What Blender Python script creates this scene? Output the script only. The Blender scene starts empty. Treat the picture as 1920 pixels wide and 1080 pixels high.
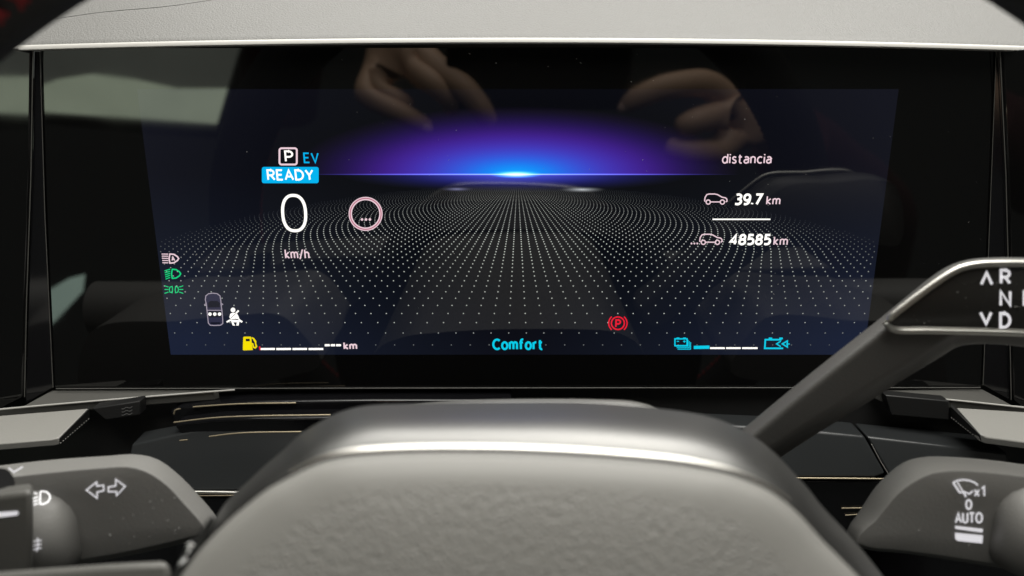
import bpy, bmesh, math, random
from mathutils import Vector, Matrix
import numpy as np
random.seed(4)
S = bpy.context.scene
C = S.collection
MM = 0.001
# ------------------------------------------------------------------ camera
# frame: the display glass stands in the plane y = 0, the driver sits towards -y
TH = math.radians(16.2); F = 1500.0
CAM = Vector((0, -316, 66.7))
FW = Vector((0, math.cos(TH), -math.sin(TH))); UP = Vector((0, math.sin(TH), math.cos(TH)))
cd = bpy.data.cameras.new('camera'); cam = bpy.data.objects.new('camera', cd); C.objects.link(cam)
cam.location = CAM * MM; cam.rotation_euler = (math.pi/2 - TH, 0, 0)
cd.sensor_width = 36; cd.lens = 36 * F / 1920; cd.clip_start = 0.002; cd.clip_end = 50
cd.dof.use_dof = True; cd.dof.focus_distance = 0.315; cd.dof.aperture_fstop = 9.0
S.camera = cam
# ------------------------------------------------------------------ world, lamps, exposure
w = bpy.data.worlds.new('World'); S.world = w; w.use_nodes = True
w.node_tree.nodes['Background'].inputs[0].default_value = (0.95, 1.0, 0.92, 1)
w.node_tree.nodes['Background'].inputs[1].default_value = 0.05
def area(name, loc, target, sx, sy, power, col):
    l = bpy.data.lights.new(name, 'AREA'); l.shape = 'RECTANGLE'; l.size = sx; l.size_y = sy
    l.energy = power; l.color = col
    o = bpy.data.objects.new(name, l); C.objects.link(o); o.location = loc
    o.rotation_euler = (Vector(target) - Vector(loc)).to_track_quat('-Z', 'Y').to_euler()
    return o
area('ceiling_lamp', (0.15, -0.24, 1.00), (0, -0.1, 0), 1.3, 0.85, 26, (1.0, 0.98, 0.92))
area('windscreen_daylight', (0.1, 0.48, 0.95), (0, -0.12, 0), 1.4, 0.6, 15, (1.0, 0.985, 0.94))
S.view_settings.view_transform = 'Standard'; S.view_settings.look = 'None'
S.view_settings.exposure = 0; S.view_settings.gamma = 1
S.render.engine = 'CYCLES'

# ------------------------------------------------------------------ tracing helpers (mm)
def ray(px, py):
    u = (px-960)/F; v = (540-py)/F
    return Vector((u, 0, 0)) + UP*v + FW
def PS(px, py, y=0.0):                 # point seen at a photo pixel, on a plane parallel to the display
    d = ray(px, py); return CAM + d*((y-CAM.y)/d.y)
WC = Vector((-3, -187, -62))           # steering wheel centre, wheel plane square to the view axis
def PW(px, py, c=0.0):                 # ... on a plane parallel to the steering wheel, c towards the driver
    d = ray(px, py); return CAM + d*(((WC - FW*c) - CAM).dot(FW))
def PR(px, py, y):                     # a point whose mirror image in the glass is seen at a pixel
    p = PS(px, py, -y); p.y = -p.y; return p

# ------------------------------------------------------------------ materials
def mat(name, col, rough=0.5, metal=0.0, spec=0.5, emit=None, estr=1.0, coat=0.0):
    m = bpy.data.materials.new(name); m.use_nodes = True
    b = m.node_tree.nodes['Principled BSDF']
    b.inputs['Base Color'].default_value = (*col, 1); b.inputs['Roughness'].default_value = rough
    b.inputs['Metallic'].default_value = metal; b.inputs['Specular IOR Level'].default_value = spec
    b.inputs['Coat Weight'].default_value = coat
    if emit: b.inputs['Emission Color'].default_value = (*emit, 1); b.inputs['Emission Strength'].default_value = estr
    return m
def nd(m, t, **kw):
    n = m.node_tree.nodes.new(t)
    for k, v in kw.items(): setattr(n, k, v)
    return n
def bsdf(m): return m.node_tree.nodes['Principled BSDF']
def grain(m, scale, dist, colvar=0.1, mask=False, voro=True, detail=2.0):
    lk = m.node_tree.links.new; b = bsdf(m)
    tc = nd(m, 'ShaderNodeTexCoord')
    n1 = nd(m, 'ShaderNodeTexNoise'); n1.inputs['Scale'].default_value = scale; n1.inputs['Detail'].default_value = detail
    lk(tc.outputs['Object'], n1.inputs['Vector'])
    h = n1.outputs['Fac']
    if voro:
        v = nd(m, 'ShaderNodeTexVoronoi'); v.feature = 'SMOOTH_F1'; v.inputs['Scale'].default_value = scale*1.2
        mx = nd(m, 'ShaderNodeVectorMath', operation='ADD')
        sc = nd(m, 'ShaderNodeVectorMath', operation='SCALE'); sc.inputs['Scale'].default_value = 0.6/scale
        lk(n1.outputs['Color'], sc.inputs[0]); lk(tc.outputs['Object'], mx.inputs[0]); lk(sc.outputs[0], mx.inputs[1])
        lk(mx.outputs[0], v.inputs['Vector'])
        nh = nd(m, 'ShaderNodeMath', operation='MULTIPLY'); nh.inputs[1].default_value = 0.45; lk(n1.outputs['Fac'], nh.inputs[0])
        a = nd(m, 'ShaderNodeMath', operation='SUBTRACT'); lk(nh.outputs[0], a.inputs[0]); lk(v.outputs['Distance'], a.inputs[1]); h = a.outputs[0]
    bp = nd(m, 'ShaderNodeBump'); bp.inputs['Distance'].default_value = dist; bp.inputs['Strength'].default_value = 1
    if mask:
        at = nd(m, 'ShaderNodeAttribute'); at.attribute_name = 'grain'
        mu = nd(m, 'ShaderNodeMath', operation='MULTIPLY'); lk(h, mu.inputs[0]); lk(at.outputs['Fac'], mu.inputs[1]); h = mu.outputs[0]
    lk(h, bp.inputs['Height']); lk(bp.outputs[0], b.inputs['Normal'])
    n2 = nd(m, 'ShaderNodeTexNoise'); n2.inputs['Scale'].default_value = 14; n2.inputs['Detail'].default_value = 5
    lk(tc.outputs['Object'], n2.inputs['Vector'])
    base = b.inputs['Base Color'].default_value[:3]
    mc = nd(m, 'ShaderNodeMix', data_type='RGBA')
    mc.inputs['A'].default_value = (*[c*(1-colvar) for c in base], 1); mc.inputs['B'].default_value = (*[c*(1+colvar) for c in base], 1)
    lk(n2.outputs['Fac'], mc.inputs['Factor']); lk(mc.outputs['Result'], b.inputs['Base Color'])
    rr = nd(m, 'ShaderNodeMapRange'); r0 = b.inputs['Roughness'].default_value
    rr.inputs['To Min'].default_value = max(0.01, r0-0.07); rr.inputs['To Max'].default_value = r0+0.07
    lk(n2.outputs['Fac'], rr.inputs['Value']); lk(rr.outputs[0], b.inputs['Roughness'])
    return m
M = {}
M['hood'] = grain(mat('hood_vinyl', (0.115, 0.113, 0.107), 0.55), 1300, 0.00016, 0.06)
M['strip'] = mat('pale_edge', (0.46, 0.45, 0.425), 0.38)
M['gloss'] = mat('gloss_black', (0.004, 0.004, 0.004), 0.04)
def smear(m, lo, hi):
    tc_ = nd(m, 'ShaderNodeTexCoord'); mp = nd(m, 'ShaderNodeMapping'); mp.inputs['Scale'].default_value = (30, 30, 9); mp.inputs['Rotation'].default_value = (0, 0.5, 0)
    nz = nd(m, 'ShaderNodeTexNoise'); nz.inputs['Scale'].default_value = 1.0; nz.inputs['Detail'].default_value = 6
    rg_ = nd(m, 'ShaderNodeMapRange'); rg_.inputs['From Min'].default_value = 0.35; rg_.inputs['From Max'].default_value = 0.75; rg_.inputs['To Min'].default_value = lo; rg_.inputs['To Max'].default_value = hi
    l_ = m.node_tree.links.new; l_(tc_.outputs['Object'], mp.inputs[0]); l_(mp.outputs[0], nz.inputs['Vector']); l_(nz.outputs['Fac'], rg_.inputs['Value']); l_(rg_.outputs[0], bsdf(m).inputs['Roughness'])
smear(M['gloss'], 0.012, 0.05)
M['gloss2'] = mat('gloss_black_panel', (0.006, 0.006, 0.007), 0.09)
M['panel'] = mat('satin_black_panel', (0.024, 0.026, 0.027), 0.3)
M['line'] = mat('edge_glint_tan', (0.50, 0.42, 0.29), 0.25, metal=0.6)  # warm tint of the reflection streaks, put into the colour
M['ledge'] = grain(mat('ledge_plastic', (0.11, 0.108, 0.10), 0.42), 1200, 0.0001, 0.08, voro=False)
M['flap'] = grain(mat('flap_plastic', (0.30, 0.294, 0.275), 0.42), 1200, 0.00006, 0.05, voro=False)
M['stalk'] = grain(mat('stalk_plastic', (0.20, 0.196, 0.186), 0.45), 1500, 0.00008, 0.10, voro=False)
M['gear'] = grain(mat('gear_stalk_plastic', (0.075, 0.073, 0.069), 0.42), 1500, 0.00010, 0.10, voro=False)
M['dark'] = grain(mat('dark_plastic', (0.014, 0.014, 0.014), 0.45), 1500, 0.00006, 0.10, voro=False)
M['darker'] = mat('recess_plastic', (0.006, 0.006, 0.006), 0.6)
M['air'] = grain(mat('airbag_vinyl', (0.215, 0.211, 0.198), 0.5), 1150, 0.00038, 0.05, mask=True)
M['satin'] = mat('satin_frame', (0.20, 0.198, 0.192), 0.42, metal=1.0)
M['bead'] = mat('bright_bead', (0.80, 0.78, 0.73), 0.30, metal=1.0)
M['chrome'] = mat('silver_edge', (0.55, 0.54, 0.50), 0.30, metal=0.85)
M['leather'] = grain(mat('black_leather', (0.018, 0.018, 0.018), 0.5), 900, 0.0003, 0.1)
M['red'] = mat('red_thread', (0.35, 0.03, 0.035), 0.7)
M['print'] = mat('white_print', (0.80, 0.80, 0.80), 0.5)
M['printlit'] = mat('white_lit_print', (0.8, 0.8, 0.8), 0.5, emit=(0.95, 0.93, 1.0), estr=0.55)
M['printgrey'] = mat('grey_print', (0.16, 0.16, 0.16), 0.5)
M['skin'] = grain(mat('skin', (0.62, 0.41, 0.28), 0.5), 700, 0.0002, 0.10, voro=False)
M['sleeve'] = grain(mat('dark_red_fabric', (0.05, 0.014, 0.016), 0.9), 900, 0.0004, 0.15)
M['phone'] = mat('phone_black', (0.004, 0.004, 0.004), 0.25)
def lin(c): return tuple(((x/255)/12.92 if x/255 <= .04045 else ((x/255+.055)/1.055)**2.4) for x in c)
def lit(name, rgb, k=1.0):
    return mat(name, (0, 0, 0), 0.04, emit=lin(rgb), estr=k)
M['white'] = lit('lit_white', (255, 252, 245), 1.25)
M['pink'] = lit('lit_pink_white', (245, 215, 225), 0.95)
M['pinkdim'] = lit('lit_pink_dim', (205, 130, 150), 0.8)
M['cyan'] = lit('lit_cyan', (0, 180, 240), 1.0)
M['cyan2'] = lit('lit_turquoise', (10, 205, 235), 1.0)
M['green'] = lit('lit_green', (20, 215, 130), 1.0)
M['yellow'] = lit('lit_yellow', (248, 225, 0), 1.0)
M['redlit'] = lit('lit_red', (235, 20, 50), 1.0)
M['lav'] = lit('lit_lavender', (165, 155, 170), 1.0)
M['lavdark'] = lit('lit_dark_lavender', (46, 46, 68), 1.0)
M['nearblack'] = lit('lit_near_black', (18, 20, 34), 1.0)

# ------------------------------------------------------------------ object helpers
def link_mesh(name, verts, faces, m, parent=None, smooth=None, bevel=0, origin=None, seg=3):
    vs = [Vector(v) for v in verts]
    if origin is None:
        lo = Vector([min(v[i] for v in vs) for i in range(3)]); hi = Vector([max(v[i] for v in vs) for i in range(3)])
        origin = Vector(((lo.x+hi.x)/2, (lo.y+hi.y)/2, lo.z))
    me = bpy.data.meshes.new(name)
    me.from_pydata([tuple((v-origin)*MM) for v in vs], [], faces); me.update()
    bm = bmesh.new(); bm.from_mesh(me)
    if bevel or smooth is not None: bmesh.ops.recalc_face_normals(bm, faces=bm.faces)
    bm.to_mesh(me); bm.free()
    if isinstance(m, str): m = M[m]
    me.materials.append(m)
    o = bpy.data.objects.new(name, me); C.objects.link(o)
    o.location = origin*MM
    if parent: o.parent = parent; o.location = origin*MM - world_loc(parent)
    if bevel:
        md = o.modifiers.new('bevel', 'BEVEL'); md.width = bevel*MM; md.segments = seg; md.limit_method = 'ANGLE'; md.angle_limit = math.radians(28)
        md.harden_normals = False
    if smooth is not None:
        for p in me.polygons: p.use_smooth = True
        if hasattr(me, 'set_sharp_from_angle'): me.set_sharp_from_angle(angle=math.radians(smooth))
    return o
def world_loc(o):
    l = o.location.copy()
    while o.parent: o = o.parent; l += o.location
    return l
def thing(name, label, cat, loc, group=None, kind=None):
    o = bpy.data.objects.new(name, None); o.empty_display_size = 0.01; C.objects.link(o)
    o.location = Vector(loc)*MM; o['label'] = label
    if cat: o['category'] = cat
    if group: o['group'] = group
    if kind: o['kind'] = kind
    return o
def prism(name, front, back, m, parent=None, bevel=0, smooth=None, seg=3):
    n = len(front)
    f = [list(range(n)), list(range(2*n-1, n-1, -1))] + [[i, i+n, (i+1) % n+n, (i+1) % n] for i in range(n)]
    return link_mesh(name, list(front)+list(back), f, m, parent, smooth if smooth is not None else (30 if bevel else None), bevel, seg=seg)
def loft(name, rings, m, parent=None, closed=True, cap0=False, cap1=False, smooth=60, attr=None):
    n = len(rings[0]); v = [p for r in rings for p in r]; f = []
    for k in range(len(rings)-1):
        for i in range(n if closed else n-1):
            j = (i+1) % n
            f.append([k*n+i, k*n+j, (k+1)*n+j, (k+1)*n+i])
    if cap0: f.append(list(range(n))[::-1])
    if cap1: f.append([(len(rings)-1)*n+i for i in range(n)])
    o = link_mesh(name, v, f, m, parent, smooth)
    if attr:
        a = o.data.attributes.new('grain', 'FLOAT', 'POINT')
        vals = [attr[k] for k in range(len(rings)) for _ in range(n)]
        a.data.foreach_set('value', vals)
    return o
def smoothpts(pts, n, closed=False):       # Catmull-Rom through the points, n even samples
    P = [np.array(tuple(p), float) for p in pts]
    if closed: Q = [P[-1]]+P+[P[0], P[1]]
    else: Q = [2*P[0]-P[1]]+P+[2*P[-1]-P[-2]]
    out = []
    for i in range(1, len(Q)-2):
        p0, p1, p2, p3 = Q[i-1:i+3]
        d = [max(1e-6, np.linalg.norm(b-a))**0.5 for a, b in ((p0, p1), (p1, p2), (p2, p3))]
        t0 = 0; t1 = d[0]; t2 = t1+d[1]; t3 = t2+d[2]
        for s in np.linspace(0, 1, 16, endpoint=False):
            t = t1+(t2-t1)*s
            A1 = (t1-t)/(t1-t0)*p0+(t-t0)/(t1-t0)*p1; A2 = (t2-t)/(t2-t1)*p1+(t-t1)/(t2-t1)*p2; A3 = (t3-t)/(t3-t2)*p2+(t-t2)/(t3-t2)*p3
            B1 = (t2-t)/(t2-t0)*A1+(t-t0)/(t2-t0)*A2; B2 = (t3-t)/(t3-t1)*A2+(t-t1)/(t3-t1)*A3
            out.append((t2-t)/(t2-t1)*B1+(t-t1)/(t2-t1)*B2)
    out.append(P[0] if closed else P[-1])
    out = np.array(out); L = np.concatenate([[0], np.cumsum(np.linalg.norm(np.diff(out, axis=0), axis=1))])
    s = np.linspace(0, L[-1], n, endpoint=not closed)
    return np.stack([np.interp(s, L, out[:, k]) for k in range(out.shape[1])], 1)
def tube(name, pts, r, m, parent=None, seg=8, closed=False, smooth=80):
    P = [Vector(p) for p in pts]; n = len(P); rings = []
    for i in range(n):
        a = P[(i-1) % n] if (closed or i > 0) else P[i]; b = P[(i+1) % n] if (closed or i < n-1) else P[i]
        t = (b-a).normalized(); x = t.cross(Vector((0, 0, 1)))
        if x.length < 1e-3: x = t.cross(Vector((0, 1, 0)))
        x.normalize(); y = t.cross(x)
        rr = r[i] if hasattr(r, '__len__') else r
        rings.append([P[i] + (x*math.cos(q)+y*math.sin(q))*rr for q in np.linspace(0, 2*math.pi, seg, endpoint=False)])
    if closed: rings.append(rings[0])
    return loft(name, rings, m, parent, True, not closed, not closed, smooth)

# ---- flat print: shapes drawn in photo pixels, then laid on a real surface by a mapping
class Ink:
    def __init__(s): s.v = []; s.f = []; s.l = []; s.n = 0
    def poly(s, pts):
        b = len(s.v); s.v += [tuple(p) for p in pts]; s.f.append(list(range(b, b+len(pts)))); s.l += [s.n]*len(pts); s.n += 1; return s
    def stroke(s, pts, w, closed=False):
        P = [Vector(p) for p in pts]; n = len(P); b = len(s.v)
        for i in range(n):
            a = P[(i-1) % n] if (closed or i > 0) else None; c = P[(i+1) % n] if (closed or i < n-1) else None
            d1 = (P[i]-a).normalized() if a is not None else (c-P[i]).normalized()
            d2 = (c-P[i]).normalized() if c is not None else d1
            t = (d1+d2); t = t.normalized() if t.length > 1e-4 else d1
            nn = Vector((-t.y, t.x)); k = 1/max(0.5, nn.dot(Vector((-d1.y, d1.x))))
            s.v += [tuple(P[i]+nn*w*k/2), tuple(P[i]-nn*w*k/2)]
        for i in range(n if closed else n-1):
            j = (i+1) % n; s.f.append([b+2*i, b+2*i+1, b+2*j+1, b+2*j])
        s.l += [s.n]*(2*n); s.n += 1
        return s
    def disc(s, c, r, n=14, ry=None):
        ry = ry or r
        return s.poly([(c[0]+r*math.cos(a), c[1]+ry*math.sin(a)) for a in np.linspace(0, 2*math.pi, n, endpoint=False)])
    def build(s, name, fn, m, parent):
        P = [fn(*p) for p in s.v]              # overlapping strokes lie a hair above each other
        P = [p+(CAM-p).normalized()*(0.004*l) for p, l in zip(P, s.l)]
        return link_mesh(name, P, s.f, m, parent)
def arc(cx, cy, rx, ry, a0, a1, n=20):
    return [(cx+rx*math.cos(math.radians(a)), cy+ry*math.sin(math.radians(a))) for a in np.linspace(a0, a1, n)]
def rrect(x0, y0, x1, y1, r, n=5):
    return arc(x1-r, y0+r, r, r, -90, 0, n)+arc(x1-r, y1-r, r, r, 0, 90, n)+arc(x0+r, y1-r, r, r, 90, 180, n)+arc(x0+r, y0+r, r, r, 180, 270, n)
def E_(cx, cy, rx, ry, a0, a1, n=14): return [(cx+rx*math.cos(math.radians(a)), cy+ry*math.sin(math.radians(a))) for a in np.linspace(a0, a1, n)]
def sm_(p, n=26): return [tuple(q) for q in smoothpts(p, n)]
GL = {
 'A': [[(0, 0), (.33, 1), (.66, 0)], [(.12, .33), (.54, .33)]], 'C': [E_(.38, .5, .38, .5, 48, 312, 22)],
 'D': [[(0, 0), (0, 1), (.22, 1)]+E_(.22, .5, .42, .5, 90, -90)+[(0, 0)]], 'E': [[(.46, 1), (0, 1), (0, 0), (.46, 0)], [(0, .52), (.4, .52)]],
 'N': [[(0, 0), (0, 1), (.6, 0), (.6, 1)]], 'O': [E_(.37, .5, .37, .5, 0, 360, 30)], 'P': [[(0, 0), (0, 1), (.26, 1)]+E_(.26, .72, .28, .28, 90, -90)+[(0, .44)]],
 'R': [[(0, 0), (0, 1), (.26, 1)]+E_(.26, .73, .27, .27, 90, -90)+[(0, .46)], [(.26, .46), (.56, 0)]], 'T': [[(0, 1), (.6, 1)], [(.3, 1), (.3, 0)]],
 'U': [[(0, 1), (0, .3)]+E_(.29, .3, .29, .3, 180, 360)+[(.58, 1)]], 'V': [[(0, 1), (.31, 0), (.62, 1)]], 'Y': [[(0, 1), (.3, .46), (.6, 1)], [(.3, .48), (.3, 0)]],
 'a': [[(.42, 0), (.42, .5)]+E_(.21, .5, .21, .22, 0, 140, 9), [(.42, .42), (.2, .41)]+E_(.2, .205, .2, .205, 90, 270, 10)+[(.27, .01), (.42, .13)]],
 'c': [E_(.27, .36, .27, .36, 52, 308, 18)], 'd': [E_(.24, .36, .24, .36, 0, 360, 22), [(.48, 1.04), (.48, 0)]],
 'f': [[(.14, 0), (.14, .8)]+E_(.33, .82, .19, .2, 180, 95, 8)+[(.38, 1.02)], [(0, .7), (.34, .7)]],
 'h': [[(0, 0), (0, 1.04)], [(0, .45)]+E_(.21, .5, .21, .22, 165, 0)+[(.42, 0)]], 'n': [[(0, 0), (0, .72)], [(0, .45)]+E_(.21, .5, .21, .22, 165, 0)+[(.42, 0)]],
 'i': [[(0, 0), (0, .72)], [(0, .9), (0, 1.03)]], 'k': [[(0, 0), (0, 1.04)], [(.38, .72), (.03, .36), (.4, 0)]],
 'm': [[(0, 0), (0, .72)], [(0, .45)]+E_(.18, .52, .18, .2, 165, 0)+[(.36, 0)], [(.36, .45)]+E_(.54, .52, .18, .2, 165, 0)+[(.72, 0)]],
 'o': [E_(.26, .36, .26, .36, 0, 360, 24)], 'r': [[(0, 0), (0, .72)], [(0, .42)]+E_(.24, .46, .24, .26, 170, 80, 8)],
 's': [sm_([(.36, .63), (.2, .72), (.05, .63), (.06, .47), (.2, .37), (.35, .26), (.36, .1), (.2, 0), (0, .08)])],
 't': [[(.12, .94), (.12, .2)]+E_(.28, .18, .16, .18, 180, 270, 7)+[(.34, .01)], [(0, .7), (.32, .7)]], 'x': [[(0, 0), (.42, .66)], [(0, .66), (.42, 0)]],
 '/': [[(0, -.12), (.36, 1.06)]], '.': [[(0, 0), (0, .13)]],
 '0': [E_(.26, .5, .26, .5, 0, 360, 30)], '1': [[(0, .78), (.24, 1), (.24, 0)]],
 '3': [sm_([(.02, .97), (.24, 1), (.42, .88), (.42, .68), (.3, .55), (.14, .53)]), sm_([(.14, .53), (.36, .49), (.48, .32), (.44, .12), (.26, 0), (0, .03)])],
 '4': [[(.4, 0), (.4, 1), (0, .28), (.54, .28)]], '5': [[(.44, 1), (.07, 1), (.05, .58)]+sm_([(.05, .57), (.24, .61), (.42, .52), (.48, .3), (.4, .09), (.2, 0), (0, .04)])],
 '7': [[(0, 1), (.5, 1), (.16, 0)]], '8': [E_(.25, .76, .21, .24, 0, 360, 22), E_(.25, .26, .25, .26, 0, 360, 22)],
 '9': [E_(.25, .69, .25, .31, 0, 360, 22), sm_([(.5, .69), (.48, .36), (.38, .1), (.2, 0), (.04, .02)])] }
def text(name, st, box, fn, m, parent, wt=2.5, slant=0.0, gap=0.25):
    pls = []; x = 0.0
    for ch in st:
        g = GL[ch]; w_ = max(p[0] for l in g for p in l)
        pls += [[(x+p[0]+slant*p[1], p[1]) for p in l] for l in g]; x += w_+gap
    al = np.array([p for l in pls for p in l]); lo = al.min(0); hi = al.max(0)
    x0, y0, x1, y1 = box; h = wt/2
    k = Ink()
    # axis of the box follows the surface, so the letters stand upright on it
    sk = 0.0
    if fn in (SP, SP2): sk = -(fn(x0, y0).x-fn(x0, y1).x)/(fn(x0+1, y0).x-fn(x0, y0).x)
    for l in pls:
        pts = []
        for p in l:
            a = (p[0]-lo[0])/(hi[0]-lo[0]); b = (p[1]-lo[1])/(hi[1]-lo[1])
            pts.append((x0+h+a*(x1-x0-wt)+sk*(b-.5), y1-h-b*(y1-y0-wt)))
        cl = math.hypot(pts[0][0]-pts[-1][0], pts[0][1]-pts[-1][1]) < 0.05
        k.stroke(pts[:-1] if cl else pts, wt, cl)
    return k.build(name, fn, m, parent)
def SP(px, py): return PS(px, py, -0.08)
def SP2(px, py): return PS(px, py, -0.12)

# ================================================================== DISPLAY
disp = thing('instrument_display', 'wide black glass instrument display with lit driving data behind the steering wheel', 'display', PS(960, 728, 0))
def Z(py, px=960): return PS(px, py, 0).z
gz1, gz0 = PS(960, 86, 0).z, PS(960, 727, 0).z
gl = PS(75, 100, 0).x; gr = PS(1869, 100, 0).x
cr = 2.0
def rr3(x0, z0, x1, z1, r, y):
    return [Vector((p[0], y, p[1])) for p in rrect(x0, z0, x1, z1, r, 6)]
gp = []
for (x, y), q0 in zip(((1869, 88), (1842, 727), (100, 727.5), (75, 88)), (-90, 0, 90, 180)):   # wider at the foot than at the top
    sx_ = 1 if x > 960 else -1; sy_ = 1 if y > 400 else -1
    gp += [(a, b) for a, b in arc(x-6*sx_, y-6*sy_, 6, 6, q0, q0+90, 5)]
prism('glass_panel', [PS(a, b, 0.0) for a, b in gp], [PS(a, b, 0.0)+Vector((0, 7, 0)) for a, b in gp], 'gloss', disp, bevel=0.4)
# lit LCD area
sx0 = PS(257, 167, 0).x; sx1 = PS(1685, 167, 0).x; sz1 = Z(167); sz0 = Z(665)
org = Vector(((sx0+sx1)/2, -0.03, (sz0+sz1)/2))
ms = mat('lcd_picture', (0, 0, 0), 0.04)
nt = ms.node_tree; lk = nt.links.new
tc = nd(ms, 'ShaderNodeTexCoord'); sep = nd(ms, 'ShaderNodeSeparateXYZ'); lk(tc.outputs['Object'], sep.inputs[0])
def mth(op, a, b=None, c=None, clamp=False):
    n = nd(ms, 'ShaderNodeMath', operation=op); n.use_clamp = clamp
    for i, x in enumerate((a, b, c)):
        if x is None: continue
        if isinstance(x, (int, float)): n.inputs[i].default_value = x
        else: lk(x, n.inputs[i])
    return n.outputs[0]
hor = PS(968, 327, 0); hx = (hor.x-org.x)*MM; hz = (hor.z-org.z)*MM
mmpx = (PS(1000, 327, 0).x-PS(999, 327, 0).x)*MM
mzpx = (PS(960, 300, 0).z-PS(960, 301, 0).z)*MM
dx = mth('DIVIDE', mth('SUBTRACT', sep.outputs[0], hx), mmpx)       # picture pixels from the flare
dy = mth('DIVIDE', mth('SUBTRACT', sep.outputs[2], hz), mzpx)
def ell(ax, ay, p=None):
    a = mth('POWER', mth('ABSOLUTE', mth('DIVIDE', dx, ax)), 2.0); b = mth('POWER', mth('ABSOLUTE', mth('DIVIDE', dy, ay)), 2.0)
    return mth('SQRT', mth('ADD', a, b))
def ramp(fac, stops):
    r = nd(ms, 'ShaderNodeValToRGB'); lk(fac, r.inputs[0]); e = r.color_ramp.elements
    fine = np.linspace(0, stops[-1][0], 26); ker = np.array([1, 3, 4, 3, 1])/12.0
    cs = np.stack([np.interp(fine, [p for p, c in stops], [c[i] for p, c in stops]) for i in range(3)], 1)
    pad = np.concatenate([2*cs[:1]-cs[2:0:-1], cs, cs[-1:], cs[-1:]])
    cs = np.stack([np.convolve(pad[:, i], ker, 'valid') for i in range(3)], 1).clip(0, 255); cs[-1] = stops[-1][1]
    while len(e) < len(fine): e.new(0.5)
    for q, p, c in zip(e, fine, cs): q.position = float(p); q.color = (*lin(c), 1)
    r.color_ramp.interpolation = 'LINEAR'
    return r.outputs[0]
sky = ramp(ell(418, 126), [(0.0, (10, 175, 255)), (0.11, (12, 140, 250)), (0.25, (50, 90, 222)), (0.40, (66, 54, 184)), (0.58, (62, 26, 136)), (0.79, (27, 9, 66)), (1.0, (0, 0, 0))])
low = ramp(ell(330, 34), [(0.0, (82, 96, 225)), (0.3, (52, 56, 170)), (0.62, (22, 22, 82)), (1.0, (0, 0, 0))])
above = mth('GREATER_THAN', dy, 0.0)
mx = nd(ms, 'ShaderNodeMix', data_type='RGBA'); lk(above, mx.inputs['Factor']); lk(low, mx.inputs['A']); lk(sky, mx.inputs['B'])
flare = ramp(ell(54, 8), [(0.0, (255, 255, 255)), (0.35, (180, 225, 255)), (0.7, (40, 120, 210)), (1.0, (0, 0, 0))])
line = ramp(ell(420, 2.2), [(0.0, (255, 255, 255)), (0.25, (140, 170, 255)), (0.6, (95, 90, 225)), (0.8, (45, 40, 120)), (1.0, (0, 0, 0))])
def addc(a, b):
    n = nd(ms, 'ShaderNodeMix', data_type='RGBA', blend_type='ADD'); n.inputs['Factor'].default_value = 1
    lk(a, n.inputs['A']); lk(b, n.inputs['B']); return n.outputs['Result']
# lighter navy towards the picture's rim, darkest round the flare
rim = mth('SQRT', mth('ADD', mth('POWER', mth('ABSOLUTE', mth('DIVIDE', dx, 720.0)), 2.0), mth('POWER', mth('ABSOLUTE', mth('DIVIDE', mth('ADD', dy, 30.0), 420.0)), 2.0)))
base = ramp(rim, [(0.0, (6, 7, 11)), (0.45, (9, 10, 15)), (0.8, (14, 15, 23)), (1.0, (18, 19, 28))])
foot = mth('MULTIPLY', mth('MULTIPLY', mth('SUBTRACT', 0.0, dy), 1/330.0, clamp=True), mth('MULTIPLY', mth('ABSOLUTE', dx), 1/650.0, clamp=True))
base = addc(base, ramp(foot, [(0.0, (0, 0, 0)), (0.5, (6, 12, 23)), (1.0, (12, 22, 42))]))
def spot(ox, oy, rx, ry, c):
    a = mth('POWER', mth('ABSOLUTE', mth('DIVIDE', mth('SUBTRACT', dx, ox), rx)), 2.0); b = mth('POWER', mth('ABSOLUTE', mth('DIVIDE', mth('SUBTRACT', dy, oy), ry)), 2.0)
    return ramp(mth('SQRT', mth('ADD', a, b)), [(0.0, c), (0.4, tuple(int(x*.6) for x in c)), (1.0, (0, 0, 0))])
base = addc(addc(base, spot(124, -29, 46, 6, (190, 195, 200))), spot(-112, -28, 34, 5, (120, 120, 160)))
tot = addc(addc(addc(mx.outputs['Result'], flare), line), base)
lk(tot, bsdf(ms).inputs['Emission Color']); bsdf(ms).inputs['Emission Strength'].default_value = 1.0
smear(ms, 0.012, 0.05)
lcd = link_mesh('screen', [(sx0, -0.03, sz0), (sx1, -0.03, sz0), (sx1, -0.03, sz1), (sx0, -0.03, sz1)], [[0, 1, 2, 3]], ms, disp, origin=org)
lcd['label'] = 'lit trapezoid picture area with purple horizon glow and dotted ground'
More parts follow.
